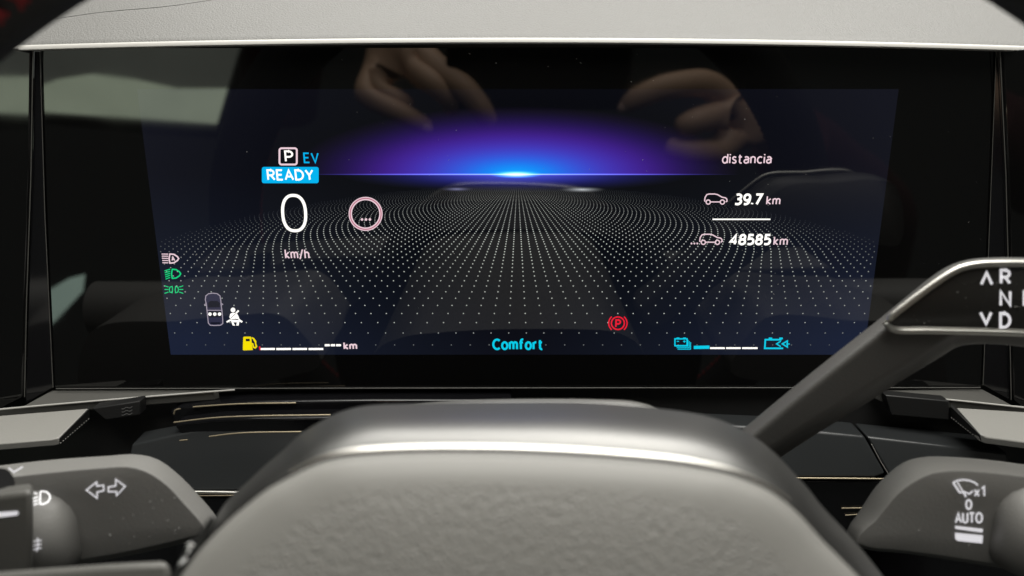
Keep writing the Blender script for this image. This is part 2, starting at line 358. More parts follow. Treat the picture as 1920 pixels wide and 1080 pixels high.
# dotted ground: a square lattice in perspective
vs = []; cols = []; fc = []
rows = [326+1/(0.003118+0.000234*i) for i in range(16)]
rows += [471.9, 466.8, 462.0, 457.4, 453.1, 449.0, 445.0, 441.2, 437.5, 433.9, 430.4, 427.0, 423.7, 420.4, 417.2, 414.0, 410.9, 407.9, 405.0, 402.2, 399.5, 396.8, 394.1, 391.4]
while rows[-1] > 352: rows.append(rows[-1]-max(1.6, 2.65-0.03*(391.4-rows[-1])/2.65*1.0))
for y in rows:
    sp = 0.1105*(y-326)
    mmax = int(700/sp)+1
    for m_ in range(-mmax, mmax):
        px = 970.3+(m_+.5)*sp; ddx = abs(px-970.3)
        t = (y-346-0.000225*ddx*ddx)/(34+0.07*ddx)
        if t <= 0.03: continue
        t = min(1, t)
        if y > 600: t *= max(0.30, 1-(y-600)/65)
        p = PS(px, y, -0.06)
        if p.x < sx0+.6 or p.x > sx1-.6: continue
        r = 1.22*np.interp(y, [345, 365, 385, 400, 420, 470], [0.40, 0.52, 0.66, 0.80, 0.96, 1.2])*0.205
        k = len(vs)
        vs += [(p.x+r, p.y, p.z), (p.x, p.y, p.z+r), (p.x-r, p.y, p.z), (p.x, p.y, p.z-r)]
        fc.append([k, k+1, k+2, k+3]); cols += [t*(0.72 if y > 430 else 0.50)*(1-0.35*min(1, ddx/650))]*4
md_ = mat('lit_dots', (0, 0, 0), 0.04); at = nd(md_, 'ShaderNodeAttribute'); at.attribute_name = 'brightness'
rp = nd(md_, 'ShaderNodeMix', data_type='RGBA'); rp.inputs['A'].default_value = (0.008, 0.010, 0.02, 1); rp.inputs['B'].default_value = (0.80, 0.84, 0.78, 1)
md_.node_tree.links.new(at.outputs['Fac'], rp.inputs['Factor']); md_.node_tree.links.new(rp.outputs['Result'], bsdf(md_).inputs['Emission Color']); bsdf(md_).inputs['Emission Strength'].default_value = 1.0
dots = link_mesh('dotted_ground', vs, fc, md_, lcd); dots['kind'] = 'stuff'
a_ = dots.data.attributes.new('brightness', 'FLOAT', 'POINT'); a_.data.foreach_set('value', cols)

# P EV READY
Ink().stroke(rrect(524, 278, 556.5, 308.5, 4), 3.4, True).build('gear_box_outline', SP, 'pink', lcd)
text('gear_letter', 'P', (533.5, 282, 550, 304), SP, M['white'], lcd, 3.4, 0)
text('ev_text', 'EV', (569, 286, 598, 306), SP, M['cyan'], lcd, 2.8, 0)
Ink().poly(rrect(491, 313, 597.5, 343.5, 4)).build('ready_badge', SP, 'cyan', lcd)
text('ready_text', 'READY', (500.5, 317.5, 588, 338.5), SP2, M['white'], lcd, 3.3, 0)
# speed
def sup(cx, cy, rx, ry, p=2.5, n=48, sk=0.055):
    o = []
    for a in np.linspace(0, 2*math.pi, n, endpoint=False):
        c, s = math.cos(a), math.sin(a)
        x = rx*math.copysign(abs(c)**(2/p), c); y = ry*math.copysign(abs(s)**(2/p), s)
        o.append((cx+x+sk*y, cy+y))
    return o
Ink().stroke(sup(551.5, 399.5, 21.5, 33.2, 2.35), 5.6, True).build('speed_digit', SP, 'white', lcd)
text('speed_unit', 'km/h', (534, 466.5, 580, 487), SP, M['pink'], lcd, 2.6, 0)
ring = lambda r: arc(685.5, 401, r, r, 0, 360, 49)[:-1]
Ink().stroke(ring(29), 4.5, True).build('limit_ring', SP, 'pinkdim', lcd)
k = Ink(); k.stroke(ring(31), 1.7, True); k.stroke(ring(26.8), 2.2, True); k.build('limit_ring_edges', SP2, 'pink', lcd)
k = Ink(); [k.disc((x, 411.5), 2.4) for x in (678.8, 686.2, 693.6)]; k.build('limit_dots', SP2, 'pink', lcd)
# distances
text('distance_title', 'distancia', (1354, 287.5, 1447, 307), SP, M['pink'], lcd, 2.6, 0)
def car(ox, oy, nm):
    s = 43/185.0
    P_ = lambda pts: [(ox+(x-262)*s, oy+(y-490)*s) for x, y in pts]
    k = Ink()
    k.stroke(P_([(268, 552), (264, 545), (268, 518), (282, 496), (300, 491), (345, 491), (368, 496), (405, 517), (432, 522), (443, 532), (445, 548), (434, 555)]), 2.1)
    k.stroke(P_([(312, 555), (388, 555)]), 2.0)
    for c in (293, 407): k.stroke([(x, y) for x, y in P_([(c+17*math.cos(a), 556+17*math.sin(a)) for a in np.linspace(0, 2*math.pi, 16, endpoint=False)])], 2.1, True)
    k.build(nm, SP, 'pink', lcd)
car(1320.7, 363.5, 'trip_car_icon'); car(1311.5, 439, 'total_car_icon')
text('trip_distance', '39.7', (1377, 362.5, 1430, 385), SP, M['white'], lcd, 4.3, 0.05)
text('trip_unit', 'km', (1437, 367, 1463.5, 384), SP, M['pink'], lcd, 2.4, 0)
Ink().stroke([(1336, 411.2), (1444.5, 411.2)], 2.6).build('divider_line', SP, 'white', lcd)
text('total_distance', '48585', (1368, 438.5, 1446, 460), SP, M['white'], lcd, 4.2, 0.04)
text('total_unit', 'km', (1450.5, 443, 1477.5, 460), SP, M['pink'], lcd, 2.4, 0)
k = Ink(); [k.disc((x, 456.5), 1.7) for x in (1296.5, 1302, 1307.5)]; k.build('total_dots', SP, 'pink', lcd)
# lamp tell-tales
def tele(fn): k = Ink(); fn(k); return k
Dsh = lambda x, y, w_, h: [(x, y-h/2), (x+w_*.45, y-h/2+.6), (x+w_*.85, y-h*.22), (x+w_, y), (x+w_*.85, y+h*.22), (x+w_*.45, y+h/2-.6), (x, y+h/2), (x-1.5, y)]
k = Ink(); k.stroke(Dsh(318.5, 484.8, 16.5, 17), 2.5, True)
for i, yy in enumerate((476.3, 480.2, 484.3, 488.4, 492.6)): k.stroke([(303+.4*i, yy), (315.5, yy+.2)], 1.7)
k.build('auto_beam_symbol', SP, 'pink', lcd)
text('auto_letter', 'A', (321, 480.5, 328, 489.5), SP2, M['pink'], lcd, 2.1, 0)
k = Ink(); k.stroke(Dsh(323, 513.4, 15.8, 17), 2.4, True)
for i, yy in enumerate((506.8, 510.6, 514.4, 518.2, 522.2)): k.stroke([(308.5+.5*i, yy+1.2), (319, yy-2.2)], 1.7)
k.build('low_beam_symbol', SP, 'green', lcd)
k = Ink()
for sx_ in (-1, 1):
    cx = 326+sx_*5.4
    k.stroke([(cx-sx_*2.2, 537), (cx+sx_*2.2, 538.5), (cx+sx_*3.2, 543), (cx+sx_*2.2, 547.5), (cx-sx_*2.2, 549), (cx-sx_*3.0, 543)], 1.6, True)
    for yy, s2 in ((538.2, -1), (542.8, 0), (547.6, 1)): k.stroke([(326+sx_*10, yy), (326+sx_*17.5, yy+s2*2.4)], 1.5)
k.build('side_light_symbol', SP, 'green', lcd)
# occupant car
q = lambda x, y: (280+x*240/1178, 460+y*240/1178)
out = [q(*p) for p in [(525, 545), (515, 500), (520, 465), (545, 445), (585, 440), (625, 445), (650, 465), (658, 510), (660, 545), (668, 600), (676, 690), (676, 720), (655, 735), (600, 738), (560, 735), (543, 715), (535, 640)]]
Ink().poly(out).build('occupant_car_fill', SP, 'lavdark', lcd)
k = Ink(); k.stroke(out, 1.6, True); k.stroke([q(532, 598), q(664, 598)], 1.3); k.stroke([q(523, 535), q(508, 545), q(524, 555)], 1.3); k.stroke([q(658, 530), q(676, 543), q(662, 553)], 1.3); k.build('occupant_car_outline', SP2, 'lav', lcd)
k = Ink(); k.poly([q(540, 530), q(560, 512), q(625, 512), q(648, 530), q(650, 570), q(540, 572)]); k.poly([q(545, 605), q(660, 605), q(664, 662), q(548, 664)]); k.poly([q(560, 708), q(655, 708), q(650, 724), q(570, 726)]); k.build('occupant_car_glass', lambda x, y: PS(x, y, -0.10), 'nearblack', lcd)
k = Ink(); [k.disc(q(x, 633), 3.2) for x in (558, 602, 646)]; k.build('occupant_dots', SP2, 'white', lcd)
k = Ink(); k.disc(q(770, 595), 4.4)
k.poly([q(*p) for p in [(745, 630), (770, 620), (800, 625), (815, 640), (830, 680), (790, 675), (750, 685), (737, 660)]])
k.poly([q(*p) for p in [(740, 682), (762, 690), (715, 712), (708, 700)]]); k.poly([q(*p) for p in [(828, 678), (860, 700), (850, 712), (808, 690)]])
k.poly([q(*p) for p in [(750, 690), (785, 684), (830, 690), (822, 738), (800, 738), (806, 708), (772, 708), (790, 738), (768, 738)]])
k.stroke([q(790, 632), q(822, 600)], 3.0); k.build('seat_belt_symbol', SP, 'white', lcd)
Ink().stroke([q(748, 672), q(800, 624)], 1.0).build('seat_belt_strap', SP2, 'nearblack', lcd)
# fuel
u = lambda x, y: (430+x*270/1920, 600+y*270/1920)
k = Ink(); k.poly([u(*p) for p in [(185, 232), (200, 222), (285, 222), (292, 232), (300, 330), (314, 400), (190, 405), (180, 395)]])
k.stroke([u(300, 235), u(325, 250), u(350, 285), u(350, 320), u(363, 352), u(345, 372), u(322, 362), u(312, 320), u(298, 312)], 2.6); k.poly([u(300, 228), u(330, 240), u(352, 278), u(340, 300), u(318, 262)])
k.build('fuel_symbol', SP, 'yellow', lcd)
Ink().poly([u(218, 250), u(272, 250), u(274, 284), u(220, 284)]).build('fuel_symbol_window', SP2, 'nearblack', lcd)
Ink().stroke([u(402, 352), u(410, 400)], 2.6).build('fuel_red_mark', SP, 'redlit', lcd)
k = Ink()
for a, b in ((418, 608), (626, 822), (842, 1036), (1056, 1252)): k.stroke([u(a, 387), u(b, 386)], 3.7)
k.build('fuel_bar', SP, 'white', lcd)
k = Ink()
for a, b in ((1272, 1338), (1352, 1410), (1424, 1488)): k.stroke([u(a, 337), u(b, 336)], 3.9)
k.build('range_dashes', SP, 'white', lcd)
text('range_unit', 'km', (644, 641, 669.5, 655.5), SP, M['pink'], lcd, 2.9, 0)
text('drive_mode_text', 'Comfort', (923, 634.5, 1018.5, 656.5), SP, M['cyan2'], lcd, 3.9, 0)
# parking brake
cx, cy = 1158.5, 606
k = Ink(); k.stroke(arc(cx, cy, 12.2, 11.8, 0, 360, 33)[:-1], 2.5, True)
k.stroke(arc(cx, cy, 17.2, 16.5, -48, 48, 12), 2.3); k.stroke(arc(cx, cy, 17.2, 16.5, 132, 228, 12), 2.3); k.build('parking_brake_symbol', SP, 'redlit', lcd)
text('parking_brake_letter', 'P', (1153.5, 598.5, 1164.5, 614.5), SP, M['redlit'], lcd, 3, 0)
# batteries
b_ = lambda x, y: (1120+x*380/1920, 570+y*380/1920)
k = Ink()
k.stroke([b_(735, 330), b_(850, 330), b_(850, 395), b_(735, 395)], 2.4, True)
for d in (0, 14, 28): k.stroke([b_(742+d*.7, 400+d), b_(858+d*.9, 400+d), b_(858+d*.9, 340+d*.8)], 1.5)
for x in (764, 826): k.poly([b_(x-14, 318), b_(x+14, 318), b_(x+14, 330), b_(x-14, 330)])
k.stroke([b_(752, 354), b_(774, 354)], 1.6); k.stroke([b_(812, 354), b_(838, 354)], 1.6); k.stroke([b_(825, 344), b_(825, 366)], 1.6)
k.build('battery_stack_symbol', SP, 'cyan2', lcd)
Ink().poly([b_(914, 396), b_(1062, 394), b_(1062, 424), b_(914, 427)]).build('charge_level', SP, 'cyan2', lcd)
k = Ink()
for a, c in ((1068, 1208), (1220, 1358), (1372, 1518)): k.stroke([b_(a, 418), b_(c, 418)], 3.3)
k.build('charge_bar', SP, 'white', lcd)
k = Ink(); k.stroke([b_(1745, 338), b_(1592, 338), b_(1586, 420), b_(1760, 420)], 3.0)
for x in (1640, 1740): k.poly([b_(x-16, 318), b_(x+16, 318), b_(x+18, 334), b_(x-18, 334)])
k.stroke([b_(1738, 352), b_(1698, 378), b_(1738, 404)], 2.2)
k.stroke([b_(1800, 350), b_(1752, 378), b_(1800, 408)], 2.4, True); k.stroke([b_(1790, 379), b_(1822, 379)], 1.8); k.build('battery_regeneration_symbol', SP, 'cyan2', lcd)

# ================================================================== DASHBOARD
dash = thing('dashboard', 'pale grey grained dashboard top with black gloss surround and lower panel', None, PS(960, 800, 20), kind='structure')
# hood: starts at the pale strip and climbs away from the driver
xs = np.linspace(-420, 420, 61)
tp = PS(960, 70, -4); slope = math.tan(math.radians(22))
def hood_z(x, y): return tp.z - 0.0000185*x*x*1.0 + (y+4)*slope - 0.0009*max(0, y)**2*0.25
def trimz(x): return -0.00008*x*x
rings = []
for y in (-4, -3.2, 0, 8, 20, 40, 70, 110, 160, 220, 280):
    rings.append([Vector((x, y, tp.z+trimz(x)+((y+4)*slope if y > -3.5 else 0.0)-0.00018*max(0, y)**2 - (0.6 if y < -3.5 else 0.0))) for x in xs])
loft('hood_cover', rings, 'hood', dash, closed=False, smooth=60)
# pale edge strip
z0 = PS(960, 81, -5).z; z1 = PS(960, 71.0, -5).z
rings = []
prof = [(3, z0-.2), (-5.0, z0-.1), (-5.6, z0+.35), (-5.3, z1-.5), (-4.6, z1), (-3.5, z1+.1)]
for (y, z) in prof: rings.append([Vector((x, y, z+trimz(x))) for x in xs])
loft('edge_strip', rings, 'strip', dash, closed=False, smooth=50)
zg = PS(960, 92, 0).z
loft('shadow_gap', [[Vector((x, y, z)) for x in xs] for y, z in ((0.6, zg), (0.6, zg+1))][:1] + [[Vector((x, 0.6, z0-.05+trimz(x))) for x in xs], [Vector((x, 5.0, z0+.3+trimz(x))) for x in xs]], 'darker', dash, closed=False, smooth=30)
# seam on the hood
sm = [PS(75, 38, 0), PS(200, 24, 0), PS(300, 12, 0), PS(400, 1, 0)]
def onhood(px, py):
    d = ray(px, py)
    for y in np.linspace(-3, 250, 2000):
        p = CAM+d*((y-CAM.y)/d.y)
        if p.z < tp.z+trimz(p.x)+(y+4)*slope-0.00018*max(0, y)**2: return p
    return p
tube('hood_seam', [onhood(x, 38-(x-75)*37.5/325+1.5*math.sin(x/40)) + Vector((0, -.05, .02)) for x in range(70, 460, 13)], 0.12, 'darker', dash, seg=6)
# backing behind everything below and beside the display
prism('lower_panel', [Vector((-420, 8, -60)), Vector((420, 8, -60)), Vector((420, -2, -115)), Vector((-420, -2, -115))],
      [Vector((-420, 40, -60)), Vector((420, 40, -60)), Vector((420, 40, -115)), Vector((-420, 40, -115))], 'darker', dash)
prism('knee_panel', [Vector((-420, 0, -116)), Vector((420, 0, -116)), Vector((420, -60, -330)), Vector((-420, -60, -330))],
      [Vector((-420, 40, -116)), Vector((420, 40, -116)), Vector((420, 40, -330)), Vector((-420, 40, -330))], 'gloss2', dash)
prism('display_backing', [Vector((-420, 9, 58)), Vector((420, 9, 58)), Vector((420, 9, -59)), Vector((-420, 9, -59))],
      [Vector((-420, 20, 58)), Vector((420, 20, 58)), Vector((420, 20, -59)), Vector((-420, 20, -59))], 'darker', dash)
# side cheeks beside the glass
def cheek(pts, m='gloss', nm='side_cheek', bv=1.2):
    f = [PS(*p) for p in pts]; b = [PS(p[0], p[1], 6) for p in pts]
    return prism(nm, f, b, m, dash, bevel=bv)
cheek([(-260, 92, -9), (20, 92, -6), (62, 94, -3), (58, 330, -3), (50, 560, -3), (46, 745, -3), (0, 766, -7), (-260, 800, -12)])
cheek([(1876, 90, -3), (1920, 92, -6), (2200, 96, -12), (2200, 790, -14), (1920, 762, -8), (1897, 752, -4), (1893, 560, -3.5), (1887, 330, -3)])
cheek([(1867.5, 95, -0.8), (1874, 95, -2), (1884, 330, -2), (1890, 560, -2), (1893, 750, -2.5), (1844, 722, -0.9), (1850, 560, -0.8), (1859, 330, -0.8)], 'gloss2', 'cheek_reveal', 0.2)
cheek([(65, 97, -2), (74, 97, -0.8), (84, 400, -0.8), (99, 726, -0.8), (48, 757, -2.5), (54, 560, -2), (60, 330, -2)], 'gloss2', 'cheek_reveal', 0.2)
def edge(pts, r=0.16): tube('panel_edge', [PS(*p) for p in pts], r, 'ledge', dash, seg=6)
edge([(75, 97, -0.8), (84, 400, -0.8), (99.5, 727, -0.8)]); edge([(1868, 96, -0.8), (1859, 330, -0.8), (1850, 560, -0.8), (1843, 722, -0.8)])
edge([(62, 95, -3.3), (58, 330, -3.3), (50, 560, -3.3), (46, 744, -3.3)], 0.2); edge([(1875, 92, -3.3), (1886, 330, -3.5), (1892, 560, -3.8), (1896, 750, -4.2)], 0.2)
tube('cheek_top_edge', [PS(-200, 90, -9), PS(20, 92, -6.5), PS(58, 92.5, -3.5), PS(63, 97, -3)], 0.35, 'ledge', dash, seg=8)
# ledges below the glass
def slab(nm, top, drop, m, parent, bevel=0.5, seg=3):
    return prism(nm, top, [p+Vector((0, 0.6, -drop)) for p in top], m, parent, bevel, seg=seg)
slab('ledge', [PS(-260, 775, -6), PS(40, 763, -6), PS(97, 731.5, 0.3), PS(410, 731.5, 0.3), PS(400, 735, -2), PS(250, 746.5, -5), PS(100, 759, -8), PS(0, 768, -10), PS(-260, 792, -15)], 4, 'ledge', dash, 0.45)
slab('ledge', [PS(1640, 731.5, 0.3), PS(1842, 729, 0.3), PS(1897, 759, -6), PS(2180, 770, -6), PS(2180, 786, -15), PS(1920, 763.5, -10), PS(1800, 751, -7), PS(1655, 738, -3)], 4, 'ledge', dash, 0.45)
def beadline(nm, pts, y, r, m='line'):
    P = smoothpts([tuple(PS(px, py, yy if not isinstance(yy, type(None)) else y)) for px, py, yy in [(p[0], p[1], p[2] if len(p) > 2 else y) for p in pts]], 24)
    return tube(nm, P, r, m, dash, seg=8)
beadline('ledge_edge', [(-200, 786, -14), (0, 767.5, -10.3), (100, 758.5, -8.3), (250, 746, -5.3), (400, 734, -2.4), (440, 731, -1.6)], 0, 0.42, 'strip')
beadline('ledge_edge', [(1655, 738.5, -3.3), (1800, 751.5, -7.3), (1920, 764, -10.3), (2150, 786, -15)], 0, 0.42, 'strip')
beadline('display_lip', [(105, 728.8), (500, 728.2), (960, 727.5), (1500, 727), (1838, 727)], -0.9, 0.22, 'ledge')
# stepped gloss trim under the display
def step(nm, pts, y0, y1, m='gloss2', bv=1.0):
    f = [PS(px, py, y0) for px, py in pts]; b = [Vector((p.x, y1, p.z)) for p in f]
    if nm == 'gloss_panel':
        zl = min(p.z for p in f); f = [p+Vector((0, (p.z-zl)*0.45, 0)) for p in f]
    return prism(nm, f, b, m, dash, bevel=bv)
step('gloss_step', [(318, 771), (340, 762), (460, 753), (700, 750), (960, 750), (960, 778), (700, 778), (480, 781), (400, 784), (326, 793)], -6, 6)
step('gloss_step', [(326, 797), (400, 787), (480, 784), (700, 782), (960, 782), (960, 806), (700, 806), (565, 810), (450, 812), (345, 824)], -14, 0)
step('gloss_panel', [(230, 850), (345, 828), (450, 815), (565, 813), (960, 812), (960, 921), (600, 921), (380, 922), (230, 922)], -24, -4, 'panel')
step('gloss_panel', [(960, 812), (1300, 812), (1480, 820), (1560, 826), (1634, 832), (1662, 890), (1640, 896), (960, 896)], -24, -4, 'panel')
step('gloss_panel', [(1639, 833), (1900, 858), (1900, 896), (1668, 893)], -24, -4, 'panel')
step('gloss_step', [(960, 902), (1700, 902), (1700, 1000), (960, 1000)], -22, 2, 'gloss2')
step('gloss_step', [(330, 933), (960, 933), (960, 1060), (330, 1060)], -26, 2, 'gloss2')
beadline('glint_seam_line', [(362, 763), (410, 759.5), (460, 757), (555, 755.5)], -6.6, 0.36)  # thin tubes drawn in place of reflections on the gloss edges
beadline('glint_seam_line', [(326, 792), (400, 783.5), (480, 780), (620, 778)], -14.8, 0.36)
beadline('glint_seam_line', [(392, 818.5), (450, 812), (565, 809.5)], -24.8, 0.34)
beadline('glint_seam_line', [(337, 826), (352, 824.6)], -24.8, 0.3)
beadline('glint_seam_line', [(326, 776), (329, 769), (338, 766.5)], -7.5, 0.34)
beadline('glint_seam_line', [(365, 922.5), (400, 923), (460, 924)], -26, 0.75, 'bead')  # pale tube drawn as the white highlight streak
beadline('glint_seam_line', [(370, 929.5), (460, 929)], -26.5, 0.25)
beadline('glint_seam_line', [(1490, 896.5), (1570, 897), (1662, 898)], -24.6, 0.36)
beadline('glint_seam_line', [(1578, 953), (1640, 952)], -22.6, 0.3)
beadline('glint_seam_line', [(1585, 966), (1640, 963)], -22.6, 0.25)
beadline('glint_seam_line', [(1634, 833), (1650, 863), (1665, 888)], -25.0, 0.2, 'flap')  # seam between the two panels, as a pale line

# ================================================================== AIR VENT FLAPS
def vent(label, top, side, knurl, recess=None):
    t = thing('air_vent_flap', label, 'vent flap', top[0], 'vent flaps below the display')
    slab('flap_blade', top, 3.2, 'flap', t, 0.5)
    A, B, Cc, Dd = knurl
    prism('end_face', [A, B, Cc, Dd], [p+Vector((3 if B.x < 0 else -3, 1, 0))*-1 if False else p+Vector((-2.0 if A.x < 0 else 2.0, 3.0, 0)) for p in (A, B, Cc, Dd)], 'dark', t, 0.3)
    bm = bmesh.new(); bmesh.ops.create_icosphere(bm, subdivisions=1, radius=0.30*MM); me = bpy.data.meshes.new('grip_stud'); bm.to_mesh(me); bm.free(); me.materials.append(M['flap'])
    for i in range(13):
        o = bpy.data.objects.new('grip_stud', me); C.objects.link(o); o.parent = t
        f = (i+0.5)/13; p = Dd.lerp(Cc, f)*0.86 + A.lerp(B, f)*0.14 + Vector((0, -0.1, 0)); o.location = p*MM - t.location
    return t
lf = vent('pale grey vent flap with knurled end, left below the display',
     [PS(-200, 793, -11), PS(0, 779, -11), PS(166, 765.5, -11), PS(110, 821, -29), PS(96, 824, -30), PS(0, 832, -30), PS(-200, 848, -30)], None,
     [PS(168, 765.5, -11), PS(111, 822, -29), PS(112, 834, -29), PS(168, 787, -11)])
rf = vent('pale grey vent flap with knurled end, right below the gear stalk',
     [PS(2150, 786, -11), PS(1920, 772, -11), PS(1794, 764, -11), PS(1838, 814, -28), PS(1850, 820, -29), PS(1920, 829, -30), PS(2150, 850, -30)], None,
     [PS(1782, 761, -10.5), PS(1838, 816, -28.5), PS(1840, 829, -28.5), PS(1782, 785, -10.5)])
# tab with wavy lines
tab = prism('vent_tab', [PS(172, 766, -13.5), PS(262, 752, -12), PS(263, 778, -12), PS(198, 788, -13.5)], [p+Vector((0, 6, 0)) for p in (PS(172, 766, -13.5), PS(262, 752, -12), PS(263, 778, -12), PS(198, 788, -13.5))], 'dark', dash, 0.5)
k = Ink()
for d in (0, 6, 12): k.stroke([(228+i*20/8, 766+d-i*.35+1.3*math.sin(i*1.3)) for i in range(9)], 1.3)
k.build('wave_symbol', lambda x, y: PS(x, y, -13.5-(x-172)/90*-1.5-0.3), 'printgrey', tab)
prism('vent_tab', [PS(1660, 741, -9), PS(1780, 752, -11), PS(1780, 788, -11), PS(1672, 778, -9)], [p+Vector((0, 6, 0)) for p in (PS(1660, 741, -9), PS(1780, 752, -11), PS(1780, 788, -11), PS(1672, 778, -9))], 'dark', dash, 0.5)

# ================================================================== STALKS
def wing(t, outer, inner, y_out, y_in, n=90, m='stalk'):
    O = smoothpts(outer, n, True); I = smoothpts(inner, n, True)
    cen = I.mean(0)
    back = [PS(p[0], p[1], y_out+18) for p in O]
    r = [back, [PS(*p, y_out) for p in O]]
    for s_, yy in ((0.04, .10), (0.12, .2), (0.5, .56), (0.86, .88), (0.95, .95)):
        r.append([PS(*(O[i]*(1-s_)+I[i]*s_), y_out+(y_in-y_out)*yy) for i in range(n)])
    r.append([PS(*I[i], y_in) for i in range(n)])
    r.append([PS(*(I[i]+(cen-I[i])*0.02), y_in-0.15) for i in range(n)])
    r.append([PS(*(I[i]+(cen-I[i])*0.5), y_in-0.25) for i in range(n)])
    return loft('body', r, m, t, True, True, True, 50)
ind = thing('indicator_stalk', 'dark grey indicator stalk with turn arrows, left of the steering hub', 'stalk', PS(200, 1060, -100))
wing(ind, [(-260, 905), (0, 873), (100, 862), (200, 855), (255, 852), (295, 861), (335, 890), (372, 928), (405, 968), (412, 985), (395, 1004), (330, 1022), (240, 1042), (120, 1062), (-50, 1085), (-260, 1110)],
     [(-240, 925), (0, 897), (100, 886), (190, 878), (240, 876), (272, 884), (310, 908), (345, 945), (380, 985), (385, 995), (370, 1003), (320, 1016), (240, 1034), (120, 1054), (-50, 1077), (-240, 1100)], -94, -110)
def IP(x, y): return PS(x, y, -110.55)
k = Ink()
k.stroke([(162, 919), (181, 904), (181.5, 911.5), (194, 910), (194.5, 920), (182, 923), (182, 934)], 2.6, True)
k.stroke([(203, 913.5), (217, 911), (217, 899), (234.5, 912), (218.5, 929.5), (218.5, 922), (203.5, 922)], 2.6, True)
k.build('turn_arrow_symbols', IP, 'printlit', ind)
# round collar and ring switch, axis along x
def turned(nm, prof, cy, cpx, cpy, m, t, seg=56, sq=2.0):
    c = PS(cpx, cpy, cy); rings = []
    for x, r in prof:
        rings.append([Vector((x, c.y+r*math.copysign(abs(math.cos(a))**(2/sq), math.cos(a)), c.z+r*math.copysign(abs(math.sin(a))**(2/sq), math.sin(a)))) for a in np.linspace(0, 2*math.pi, seg, endpoint=False)])
    return loft(nm, rings, m, t, True, True, True, 50)
X = lambda px, py, y: PS(px, py, y).x
xe = X(116, 985, -118)
turned('collar', [(-230, 15.5), (xe-13, 15.2), (xe-8, 14.4), (xe-4, 12.4), (xe-1.5, 9.6), (xe-.3, 6.5), (xe, 3)], -107, 60, 990, 'stalk', ind)
rs = [(-260, 948), (-60, 934), (20, 924), (61, 918), (62, 1000), (58, 1110), (-260, 1140)]
prism('ring_switch', [PS(px, py, -134) for px, py in rs], [PS(px+1, py-14 if py < 960 else py, -121) for px, py in rs], 'ledge', ind, 1.6)
tube('ring_knob', [PS(-60, 925, -124), PS(6, 908, -124)], [5.0, 4.4], 'dark', ind, seg=16)
def cyl_at(cx_c, r):                     # project a pixel onto a cylinder about the x axis
    def fn(px, py):
        d = ray(px, py); a = d.y**2+d.z**2; o = CAM-cx_c; b = 2*(o.y*d.y+o.z*d.z); c = o.y**2+o.z**2-r*r
        disc = max(0, b*b-4*a*c); t = (-b-math.sqrt(disc))/(2*a); return CAM+d*t
    return fn
cf = cyl_at(PS(60, 990, -107), 15.75)
k = Ink(); k.stroke([(76, 922), (80, 921), (88, 922.5), (93, 928), (94, 934), (90, 941), (82, 945), (75, 945)], 2.6, True)
for d in (0, 6.2, 12.4): k.stroke([(60+d*.25, 938+d*.9-2), (72, 931+d)], 2.0)
k.stroke([(64, 924), (70, 926)], 2); k.build('front_light_symbol', cf, 'printlit', ind)
k = Ink()
for i in range(3): k.stroke([(63, 1016+i*7.5), (70, 1013+i*7.5), (78, 1013+i*7.5)], 2.0)
k.stroke([(70, 1008), (72, 1020), (69, 1034)], 2); k.stroke([(58, 1014), (57, 1032)], 2); k.build('fog_light_symbol', cf, 'printlit', ind)
k = Ink(); k.poly([(-20, 962), (32, 958.5), (35, 962), (32, 966), (-20, 972)])
k.build('ring_mark', lambda x, y: PS(x, y, -134.25), 'printlit', ind)
k = Ink(); k.stroke([(16, 877), (26, 885), (43, 875)], 3.0); k.build('chevron_mark', lambda x, y: PS(x, y, -105.5), 'printlit', ind)

wip = thing('wiper_stalk', 'dark grey wiper stalk printed AUTO, right of the steering hub', 'stalk', PS(1750, 1060, -100))
wing(wip, [(1588, 995), (1612, 958), (1640, 915), (1668, 886), (1695, 866), (1730, 857), (1770, 856), (1850, 862), (1920, 871), (2180, 905), (2180, 1110), (1920, 1072), (1800, 1053), (1700, 1038), (1625, 1030), (1590, 1015)],
     [(1612, 1004), (1645, 973), (1680, 930), (1712, 905), (1745, 889), (1775, 884), (1800, 883), (1850, 886), (1920, 894), (2160, 925), (2160, 1098), (1920, 1066), (1800, 1047), (1700, 1033), (1630, 1026), (1608, 1018)], -94, -110)
def WP(x, y): return PS(x, y, -110.55)
wq = lambda x, y: (1560+x*360/1620, 840+y*360/1620)
k = Ink(); k.stroke([wq(*p) for p in [(1022, 292), (1060, 275), (1110, 268), (1160, 275), (1205, 292), (1232, 316)]], 2.8)
k.stroke([wq(1022, 292), wq(1080, 378)], 3.4); k.stroke([wq(1058, 288), wq(1108, 372)], 2.2)
k.stroke([wq(1080, 378), wq(1115, 370), wq(1160, 388), wq(1190, 362)], 2.8); k.stroke([wq(1108, 372), wq(1132, 414)], 3.2)
k.build('wiper_symbol', WP, 'printlit', wip)
text('x1_text', 'x1', (1826, 911, 1847, 931.5), WP, M['printlit'], wip, 3, 0)
text('zero_text', '0', (1810, 936, 1823, 956), WP, M['printlit'], wip, 3.2, 0)
text('auto_text', 'AUTO', (1790.5, 960.5, 1843, 981.5), WP, M['printlit'], wip, 3.2, 0)
k = Ink(); k.poly([(1791, 986), (1843, 992), (1842, 998.5), (1791, 991.5)]); k.build('thin_bar', WP, 'printlit', wip)
k = Ink(); k.poly([(1791, 999), (1843, 1004), (1842, 1019), (1795, 1014), (1791, 1010)]); k.build('thick_bar', WP, 'printlit', wip)
xe = X(1896, 985, -118)
turned('collar', [(xe, 4), (xe+.3, 7), (xe+1.5, 10), (xe+4, 12.6), (xe+8, 14.4), (xe+13, 15.2), (260, 15.5)], -108, 1920, 985, 'stalk', wip)

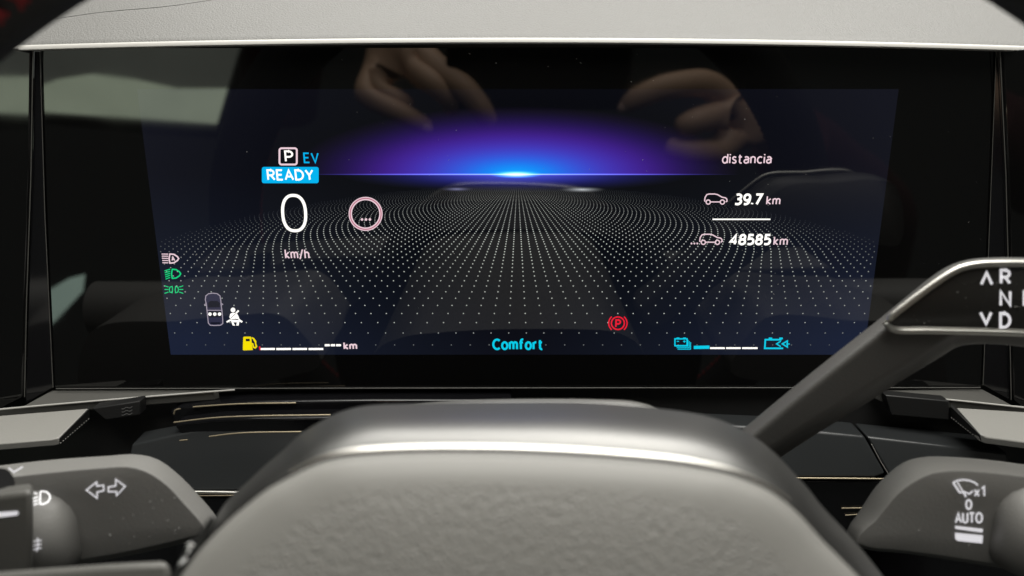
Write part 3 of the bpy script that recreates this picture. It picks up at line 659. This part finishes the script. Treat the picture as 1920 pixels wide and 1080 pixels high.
# gear stalk
gs = thing('gear_stalk', 'black gear selector stalk lettered R N D with silver edge', 'gear stalk', PS(1450, 860, -85))
GY = -92
sil = [(1330, 860), (1395, 803), (1450, 757), (1500, 716), (1560, 668), (1640, 605), (1700, 556), (1745, 520), (1780, 498), (1815, 487), (1860, 483), (1920, 483), (2120, 490),
       (2120, 672), (1960, 656), (1880, 646), (1830, 645), (1795, 650), (1770, 665), (1700, 708), (1620, 759), (1540, 808), (1466, 856), (1420, 890), (1370, 905)]
n = 130
O = smoothpts(sil, n, True); cen2 = O.mean(0)
def inset(O, d):                         # inward offset in pixels
    n = len(O); out = []
    ar = 0.5*sum(O[i][0]*O[(i+1) % n][1]-O[(i+1) % n][0]*O[i][1] for i in range(n)); sg = 1 if ar > 0 else -1
    for i in range(n):
        t = O[(i+2) % n]-O[i-2]; t = t/np.linalg.norm(t); out.append(O[i]+sg*d*np.array([-t[1], t[0]]))
    return np.array(out)
rings = [[PS(*p, GY+14) for p in inset(O, 8)], [PS(*p, GY+11) for p in inset(O, 1)], [PS(*p, GY+8) for p in O]]
for d, yy in ((1.5, 6.6), (8, 4.2), (17, 1.3), (21, 0.5), (27, 0.05), (32, 0)): rings.append([PS(*p, GY+yy) for p in inset(O, d)])
loft('arm', rings, 'gear', gs, True, True, True, 60)
pan = [(1664, 606), (1672, 598), (1720, 560), (1770, 524), (1800, 507), (1830, 500), (1870, 498), (1920, 498), (2100, 504), (2100, 640), (1990, 626), (1920, 621), (1830, 618), (1740, 616), (1675, 614)]
PA = smoothpts(pan, 100, True)
tube('silver_edge', [PS(*p, GY-0.9) for p in inset(PA, -4.5)], 0.9, 'chrome', gs, seg=10, closed=True)
tube('panel_bead', [PS(*p, GY-0.9) for p in inset(PA, 2.0)], 0.22, 'chrome', gs, seg=8, closed=True)
loft('gloss_panel', [[PS(*p, GY+1) for p in PA], [PS(*p, GY-0.6) for p in PA], [PS(*p, GY-0.9) for p in inset(PA, 3)]], grain(mat('gear_panel_black', (0.025, 0.024, 0.022), 0.28), 300, 0.00002, 0.3, voro=False), gs, True, True, True, 40)
def GP(x, y): return PS(x, y, GY-1.05)
text('letter_r', 'R', (1874.5, 504, 1896, 533.5), GP, M['printlit'], gs, 5, 0)
text('letter_n', 'N', (1874, 544, 1896.5, 575), GP, M['printlit'], gs, 5, 0)
text('letter_d', 'D', (1873.5, 585, 1896, 616), GP, M['printlit'], gs, 5, 0)
text('letter_p', 'P', (1918, 544, 1940, 576), GP, M['printlit'], gs, 5, 0)
k = Ink(); k.stroke([(1840, 533), (1850, 511.5), (1860, 533)], 5.0); k.build('up_mark', GP, 'printlit', gs)
k = Ink(); k.stroke([(1838.5, 586), (1849, 607), (1858.5, 586)], 5.0); k.build('down_mark', GP, 'printlit', gs)

# ================================================================== STEERING COLUMN + WHEEL
col = thing('steering_column', 'dark steering column cover rising just behind the wheel hub', 'column cover', PS(960, 900, -110))
top = smoothpts([(600, 990), (640, 800), (700, 768), (780, 757), (900, 750), (1020, 748), (1120, 749), (1190, 753), (1232, 766), (1262, 790), (1330, 990)], 60)
rg = [[PS(*p, -40) for p in top], [PS(*p, -108) for p in top], [PS(*(p+np.array([0, 5])), -112) for p in top], [PS(*(p+np.array([(960-p[0])*.03, 22])), -114) for p in top], [PS(960+(p[0]-960)*.8, 985, -114) for p in top]]
loft('cover', rg, 'ledge', col, False, False, False, 60)

wh = thing('steering_wheel', 'pale grey steering wheel hub with satin frame and black red-stitched rim', 'steering wheel', PW(960, 1365, 0))
air = [(340, 1080), (375, 1032), (413, 991), (458, 951), (502, 917), (540, 896), (575, 878), (605, 866), (645, 857), (710, 851), (800, 847.5), (960, 848.5), (1100, 855), (1250, 868), (1310, 877), (1364, 888), (1408, 904), (1440, 919), (1467, 937), (1500, 966), (1541, 1012), (1575, 1046), (1612, 1084), (1665, 1150), (1700, 1230), (1715, 1350), (1690, 1550), (1560, 1760), (1300, 1880), (1000, 1910), (700, 1880), (430, 1760), (290, 1550), (262, 1350), (275, 1220), (302, 1140)]
N = 260
A = smoothpts(air, N, True); ac = np.array([985.0, 1370.0])
def ringA(s_, c, dy=0): return [PW(*(ac+(p-ac)*s_+np.array([0, dy])), c) for p in A]
prof = [(1.0, -6, 0), (1.0, 2, 0), (0.994, 5, 0), (0.980, 7, 0), (0.955, 8.2, 0), (0.915, 9.3, 0.0), (0.885, 9.9, 0.25), (0.85, 10.5, 1), (0.8, 11.2, 1), (0.7, 12.2, 1), (0.55, 13, 1), (0.35, 13.6, 1), (0.12, 14, 1)]
loft('airbag_cover', [ringA(a, b) for a, b, g in prof], 'air', wh, True, False, True, 80, attr=[g for *_, g in prof])
fro = [(318, 1110), (352, 1075), (381, 1027), (404, 974), (424, 942), (467, 901), (498, 872), (529, 846), (560, 817), (592, 796), (632, 775), (680, 762), (800, 757), (960, 755), (1100, 756), (1230, 766), (1300, 775), (1345, 786), (1392, 806), (1424, 826), (1455, 852), (1484, 882), (1514, 915), (1538, 946), (1562, 972), (1592, 1004), (1630, 1048), (1668, 1100), (1710, 1180), (1745, 1350), (1715, 1570), (1580, 1790), (1310, 1915), (1000, 1945), (690, 1915), (405, 1790), (258, 1570), (228, 1350), (245, 1230), (280, 1160)]
# match the frame's outer outline to the airbag outline by angle about the hub centre
FR = smoothpts(fro, 1200, True); fa = np.arctan2(FR[:, 1]-ac[1], FR[:, 0]-ac[0])
aa = np.arctan2(A[:, 1]-ac[1], A[:, 0]-ac[0])
rad = np.linalg.norm(FR-ac, axis=1); od = np.argsort(fa)
rO = np.interp(aa, fa[od], rad[od], period=2*math.pi); Ou = ac+np.stack([np.cos(aa)*rO, np.sin(aa)*rO], 1)
In = ac+(A-ac)*1.004
rings = []
for s_ in (0, 0.02, 0.05, 0.09, 0.14, 0.2, 0.28, 0.38, 0.5, 0.62, 0.75, 0.87, 0.95, 1.0, 1.001):
    c = -1 - (9*(1-s_)+22*(1-s_)**4) if 0 <= s_ <= 1 else (-60 if s_ < 0 else -8)
    rings.append([PW(*(Ou[i]*(1-s_)+In[i]*s_), c) for i in range(N)])
loft('hub_frame', rings, 'satin', wh, True, False, False, 80)
loft('hub_skirt', [[PW(*Ou[i], c) for i in range(N)] for c in (-31.9, -60)], 'dark', wh, True, False, False, 60)
loft('hub_back', [[PW(*(Ou[i]*0.98+ac*0.02), c) for i in range(N)] for c in (-45, -59)], 'dark', wh, True, True, True, 30)
idx = [i for i in range(N) if A[i][1] < 950 and 540 < A[i][0] < 1490]
idx.sort(key=lambda i: A[i][0])
pts = [PW(*(ac+(A[i]-ac)*1.013), 0.2) for i in idx]; nn_ = len(pts)
tube('bright_bead', pts, [max(.15, 0.9*min(1, (i+1)/10, (nn_-i)/14)) for i in range(nn_)], 'bead', wh, seg=12)
tube('pad_gap', [PW(*(ac+(A[i]-ac)*1.0035), 1.6) for i in idx], 0.42, 'darker', wh, seg=8)
# rim
def wl(a, b, c): return WC+Vector((1, 0, 0))*(a+8)+UP*b-FW*(c+8)
Rm, rm = 184.0, 15.5
rings = []
for t in np.linspace(0, 2*math.pi, 200, endpoint=False):
    rings.append([wl((Rm+rm*math.cos(q_))*math.sin(t), (Rm+rm*math.cos(q_))*math.cos(t), rm*1.05*math.sin(q_)) for q_ in np.linspace(0, 2*math.pi, 28, endpoint=False)])
rings.append(rings[0])
loft('rim', rings, 'leather', wh, True, False, False, 80)
sv = []; sf = []
for i in range(230):
    t = 2*math.pi*i/230
    for h in range(2):
        q_ = math.radians(150 if h == 0 else 165)
        q2 = math.radians(163 if h == 0 else 150)
        a = wl((Rm+(rm+.5)*math.cos(q_))*math.sin(t), (Rm+(rm+.5)*math.cos(q_))*math.cos(t), rm*1.08*math.sin(q_))
        b = wl((Rm+(rm+.5)*math.cos(q2))*math.sin(t+.012), (Rm+(rm+.5)*math.cos(q2))*math.cos(t+.012), rm*1.08*math.sin(q2))
        d = (b-a).normalized(); x = d.cross(FW).normalized(); y = d.cross(x); k0 = len(sv)
        for p in (a, b): sv += [p+x*.55, p+y*.55, p-x*.55, p-y*.55]
        sf += [[k0+j, k0+(j+1) % 4, k0+4+(j+1) % 4, k0+4+j] for j in range(4)]+[[k0, k0+1, k0+2, k0+3], [k0+7, k0+6, k0+5, k0+4]]
st = link_mesh('red_stitching', sv, sf, 'red', wh); st['kind'] = 'stuff'
# spokes with their button pods
def pod(nm, pts, c0, c1, m, bv=1.5):
    f = [PW(px, py, c0) for px, py in pts]; b = [PW(px, py, c1) for px, py in pts]
    return prism(nm, f, b, m, wh, bevel=bv)
pod('spoke', [(60, 1068), (200, 1058), (315, 1052), (322, 1080), (300, 1200), (260, 1400), (-600, 1430), (-600, 1120)], -14, -30, 'ledge')
pod('spoke', [(1760, 1150), (2500, 1120), (2500, 1430), (1730, 1400)], -14, -30, 'ledge')
pd = pod('button_pod', [(352, 1018), (372, 1000), (398, 966), (404, 972), (384, 1024), (352, 1080), (300, 1190), (262, 1300), (240, 1300), (290, 1140), (325, 1075)], -3, -16, 'dark', 1.0)
k = Ink(); k.stroke([(357, 1023), (352, 1038)], 3.4); k.poly([(348, 1022), (358, 1016), (367, 1024)]); k.stroke([(347, 1044), (343, 1056)], 3.4); k.poly([(334, 1062), (341, 1049), (353, 1047)])
k.build('scroll_symbols', lambda x, y: PW(x, y, -2.7), 'print', pd)

# ================================================================== PHOTOGRAPHER (seen mirrored in the glass)
def skinned(name, chains, m, parent, y0):
    verts = []; edges = []; rads = []
    key = {}
    for ch in chains:
        prev = None
        for (px, py, dy, r) in ch:
            kk = (px, py, dy)
            if kk not in key: key[kk] = len(verts); verts.append(PR(px, py, y0+dy)*MM); rads.append(r)
            if prev is not None and prev != key[kk]: edges.append((prev, key[kk]))
            prev = key[kk]
    org = sum(verts, Vector())/len(verts)
    me = bpy.data.meshes.new(name); me.from_pydata([v-org for v in verts], edges, [])
    o = bpy.data.objects.new(name, me); C.objects.link(o); o.parent = parent; o.location = org - world_loc(parent)
    sk = o.modifiers.new('skin', 'SKIN'); sk.use_smooth_shade = True; sk.branch_smoothing = 0.4
    for i, d in enumerate(me.skin_vertices[0].data): d.radius = (rads[i]*MM, rads[i]*MM)
    me.skin_vertices[0].data[0].use_root = True
    ss = o.modifiers.new('sub', 'SUBSURF'); ss.levels = 2; ss.render_levels = 2
    me.materials.append(M[m]); return o
per = thing('person', 'photographer holding a phone in both hands, mirrored in the black glass', 'person', PR(1000, 300, -420))
W_ = (735, 30, -45, 24); Pm = (745, 95, -20, 23)
K1 = (800, 118, -8, 14); K2 = (768, 128, -6, 13); K3 = (722, 128, -12, 12); K4 = (700, 138, -14, 12)
lh = skinned('left_hand', [[(700, -120, -160, 30), W_, Pm, K1, (868, 160, 6, 11), (903, 203, 2, 10), (921, 234, -8, 8)],
      [Pm, K2, (822, 160, 8, 10.5), (850, 190, -2, 9.5), (846, 214, -14, 8)],
      [Pm, K3, (700, 165, 2, 10), (735, 182, 0, 9), (772, 200, -14, 8)],
      [Pm, K4, (680, 178, 6, 10.5), (745, 208, 4, 9.5), (812, 243, -8, 7.5)]], 'skin', per, -352)
Q0 = (1400, 215, -40, 24)
rh = skinned('right_hand', [[(1560, 330, -160, 30), (1450, 240, -75, 24), Q0, (1330, 152, -10, 13), (1245, 162, 4, 11), (1195, 183, 2, 10), (1160, 204, -6, 8.5)],
      [Q0, (1345, 215, -8, 12), (1300, 228, 6, 11), (1262, 243, 2, 9)],
      [Q0, (1352, 285, -12, 12), (1295, 285, 4, 10.5), (1245, 275, -4, 9)]], 'skin', per, -352)
def nail(hand, px, py, dy, r, dx, dz):
    c = PR(px, py, -352+dy)+Vector((0, r*0.80, 0)); ax = Vector((dx, -0.25, dz)).normalized(); az = ax.cross(Vector((0, 1, 0))).normalized(); ay = az.cross(ax)
    v = []; f = []
    for i in range(5):
        for j in range(12):
            q_ = 2*math.pi*j/12; rr = (1, .95, .75, .45, .1)[i]; h = (-1.2, .1, .8, 1.15, 1.3)[i]
            v.append(c+ax*(5.2*rr*math.cos(q_))+az*(3.9*rr*math.sin(q_))+ay*h)
    for i in range(4): f += [[i*12+j, i*12+(j+1) % 12, (i+1)*12+(j+1) % 12, (i+1)*12+j] for j in range(12)]
    f.append([48+j for j in range(12)])
    return link_mesh('fingernail', v, f, 'nail', hand, 60)
M['nail'] = mat('fingernail', (0.72, 0.50, 0.42), 0.25)
nail(lh, 917, 227, -6, 9, .5, -.85); nail(lh, 803, 239, -6, 8.5, .9, -.42); nail(rh, 1166, 200, -5, 9.5, -.85, -.5)
def sleeve(chain, r0, r1):
    P = smoothpts([tuple(PR(*p)) for p in chain], 14)
    return tube('sleeve', P, list(np.linspace(r0, r1, 14)+np.array([1.5*math.sin(i*1.9) for i in range(14)])), 'sleeve', per, seg=20)
sleeve([(705, -60, -470), (690, -160, -560), (560, -60, -680), (520, 200, -760)], 37, 52)
sleeve([(1480, 270, -445), (1570, 340, -520), (1640, 420, -640), (1600, 560, -740)], 38, 52)
# phone, lens at the camera point
ph = thing('smartphone', 'black smartphone held between both hands, mirrored in the black glass', 'phone', CAM-FW*30)
def PH(a, b, c): return CAM+Vector((1, 0, 0))*a+UP*b-FW*c
bd = [PH(p[0], p[1], 24) for p in rrect(-52, -52, 95, 20, 9, 6)]; bk = [PH(p[0], p[1], 32) for p in rrect(-52, -52, 95, 20, 9, 6)]
prism('phone_body', bd, bk, 'phone', ph, 1.5)
for i, (a, b) in enumerate(((0, 0), (19, 0), (0, -19))):
    o = prism('lens_ring', [PH(a+6*math.cos(q_), b+6*math.sin(q_), 22.5) for q_ in np.linspace(0, 2*math.pi, 24, endpoint=False)], [PH(a+6*math.cos(q_), b+6*math.sin(q_), 24.2) for q_ in np.linspace(0, 2*math.pi, 24, endpoint=False)], 'gloss', ph, 0.3)
# side window of the car behind the driver, daylight in it
win = thing('side_window', 'grey green side window of the car, mirrored top left in the glass', 'window', PR(250, 235, -900))
def pane(nm, pts, y, col_, s_):
    m_ = bpy.data.materials.new(nm); m_.use_nodes = True; b = m_.node_tree.nodes['Principled BSDF']
    b.inputs['Base Color'].default_value = (0.02, 0.02, 0.02, 1)
    tc_ = nd(m_, 'ShaderNodeTexCoord'); nz = nd(m_, 'ShaderNodeTexNoise'); nz.inputs['Scale'].default_value = 5; nz.inputs['Detail'].default_value = 4
    m_.node_tree.links.new(tc_.outputs['Object'], nz.inputs['Vector'])
    mc = nd(m_, 'ShaderNodeMix', data_type='RGBA'); mc.inputs['A'].default_value = (*[c*.6 for c in col_], 1); mc.inputs['B'].default_value = (*[c*1.4 for c in col_], 1)
    m_.node_tree.links.new(nz.outputs['Fac'], mc.inputs['Factor']); m_.node_tree.links.new(mc.outputs['Result'], b.inputs['Emission Color'])
    b.inputs['Emission Strength'].default_value = s_
    f = [PR(px, py, y) for px, py in pts]; bk_ = [p+Vector((0, -6, 0)) for p in f]
    return prism(nm, f, bk_, m_, win)
pane('upper_pane', [(66, 60), (470, 60), (450, 95), (428, 165), (405, 236), (240, 224), (66, 211)], -905, (0.75, 0.80, 0.68), 0.9)
pane('lower_pane', [(66, 164), (110, 148), (170, 139), (250, 149), (330, 166), (426, 166), (406, 232), (250, 221), (66, 209)], -895, (0.80, 0.92, 0.68), 4.2)
pane('added_glow_patch', [(70, 556), (99, 540), (126, 524), (156, 516), (152, 548), (102, 602), (70, 628)], -890, (0.75, 1.0, 0.85), 3.2)  # no real pane: glowing patch added for a pale reflection in the glass
fr = [(40, 40), (490, 40), (460, 100), (412, 250), (240, 236), (40, 220)]
tube('window_frame', [PR(px, py, -885) for px, py in fr], 9, 'dark', win, seg=10, closed=True)

# ================================================================== dust
M['dust'] = mat('dust', (0.42, 0.42, 0.40), 0.9)
def dust(nm, fn, boxes, n, parent, r0=0.09):
    v = []; f = []
    while n > 0:
        x0, y0, x1, y1 = random.choice(boxes); px = random.uniform(x0, x1); py = random.uniform(y0, y1)
        p = fn(px, py); r = r0*random.choice((.7, 1, 1, 1.3, 1.9)); a = random.uniform(0, 3.14); el = random.choice((1, 1, 1.5, 3))
        d = (CAM-p).normalized(); x = d.cross(Vector((0, 0, 1))).normalized(); z = x.cross(d); ax = x*math.cos(a)+z*math.sin(a); az = z*math.cos(a)-x*math.sin(a)
        k = len(v); v += [p+ax*r*el, p+az*r*.7, p-ax*r*el, p-az*r*.7, p+d*0.05, p-d*0.02]
        f += [[k, k+1, k+4], [k+1, k+2, k+4], [k+2, k+3, k+4], [k+3, k, k+4], [k+3, k+2, k+1, k]]; n -= 1
    o = link_mesh(nm, v, f, 'dust', parent); o['kind'] = 'stuff'; return o
dust('dust_specks', lambda x, y: PS(x, y, -0.2), [(80, 100, 1860, 720), (1350, 180, 1840, 560), (640, 100, 1300, 330)], 75, disp)
dust('dust_specks', lambda x, y: PS(x, y, -110.6), [(160, 900, 340, 1020)], 26, ind, 0.11)
dust('dust_specks', lambda x, y: PS(x, y, -110.6), [(1700, 905, 1860, 1030)], 16, wip, 0.10)
dust('dust_specks', lambda x, y: PS(x, y, GY-1.1), [(1700, 575, 1910, 615), (1790, 520, 1910, 600)], 14, gs, 0.09)
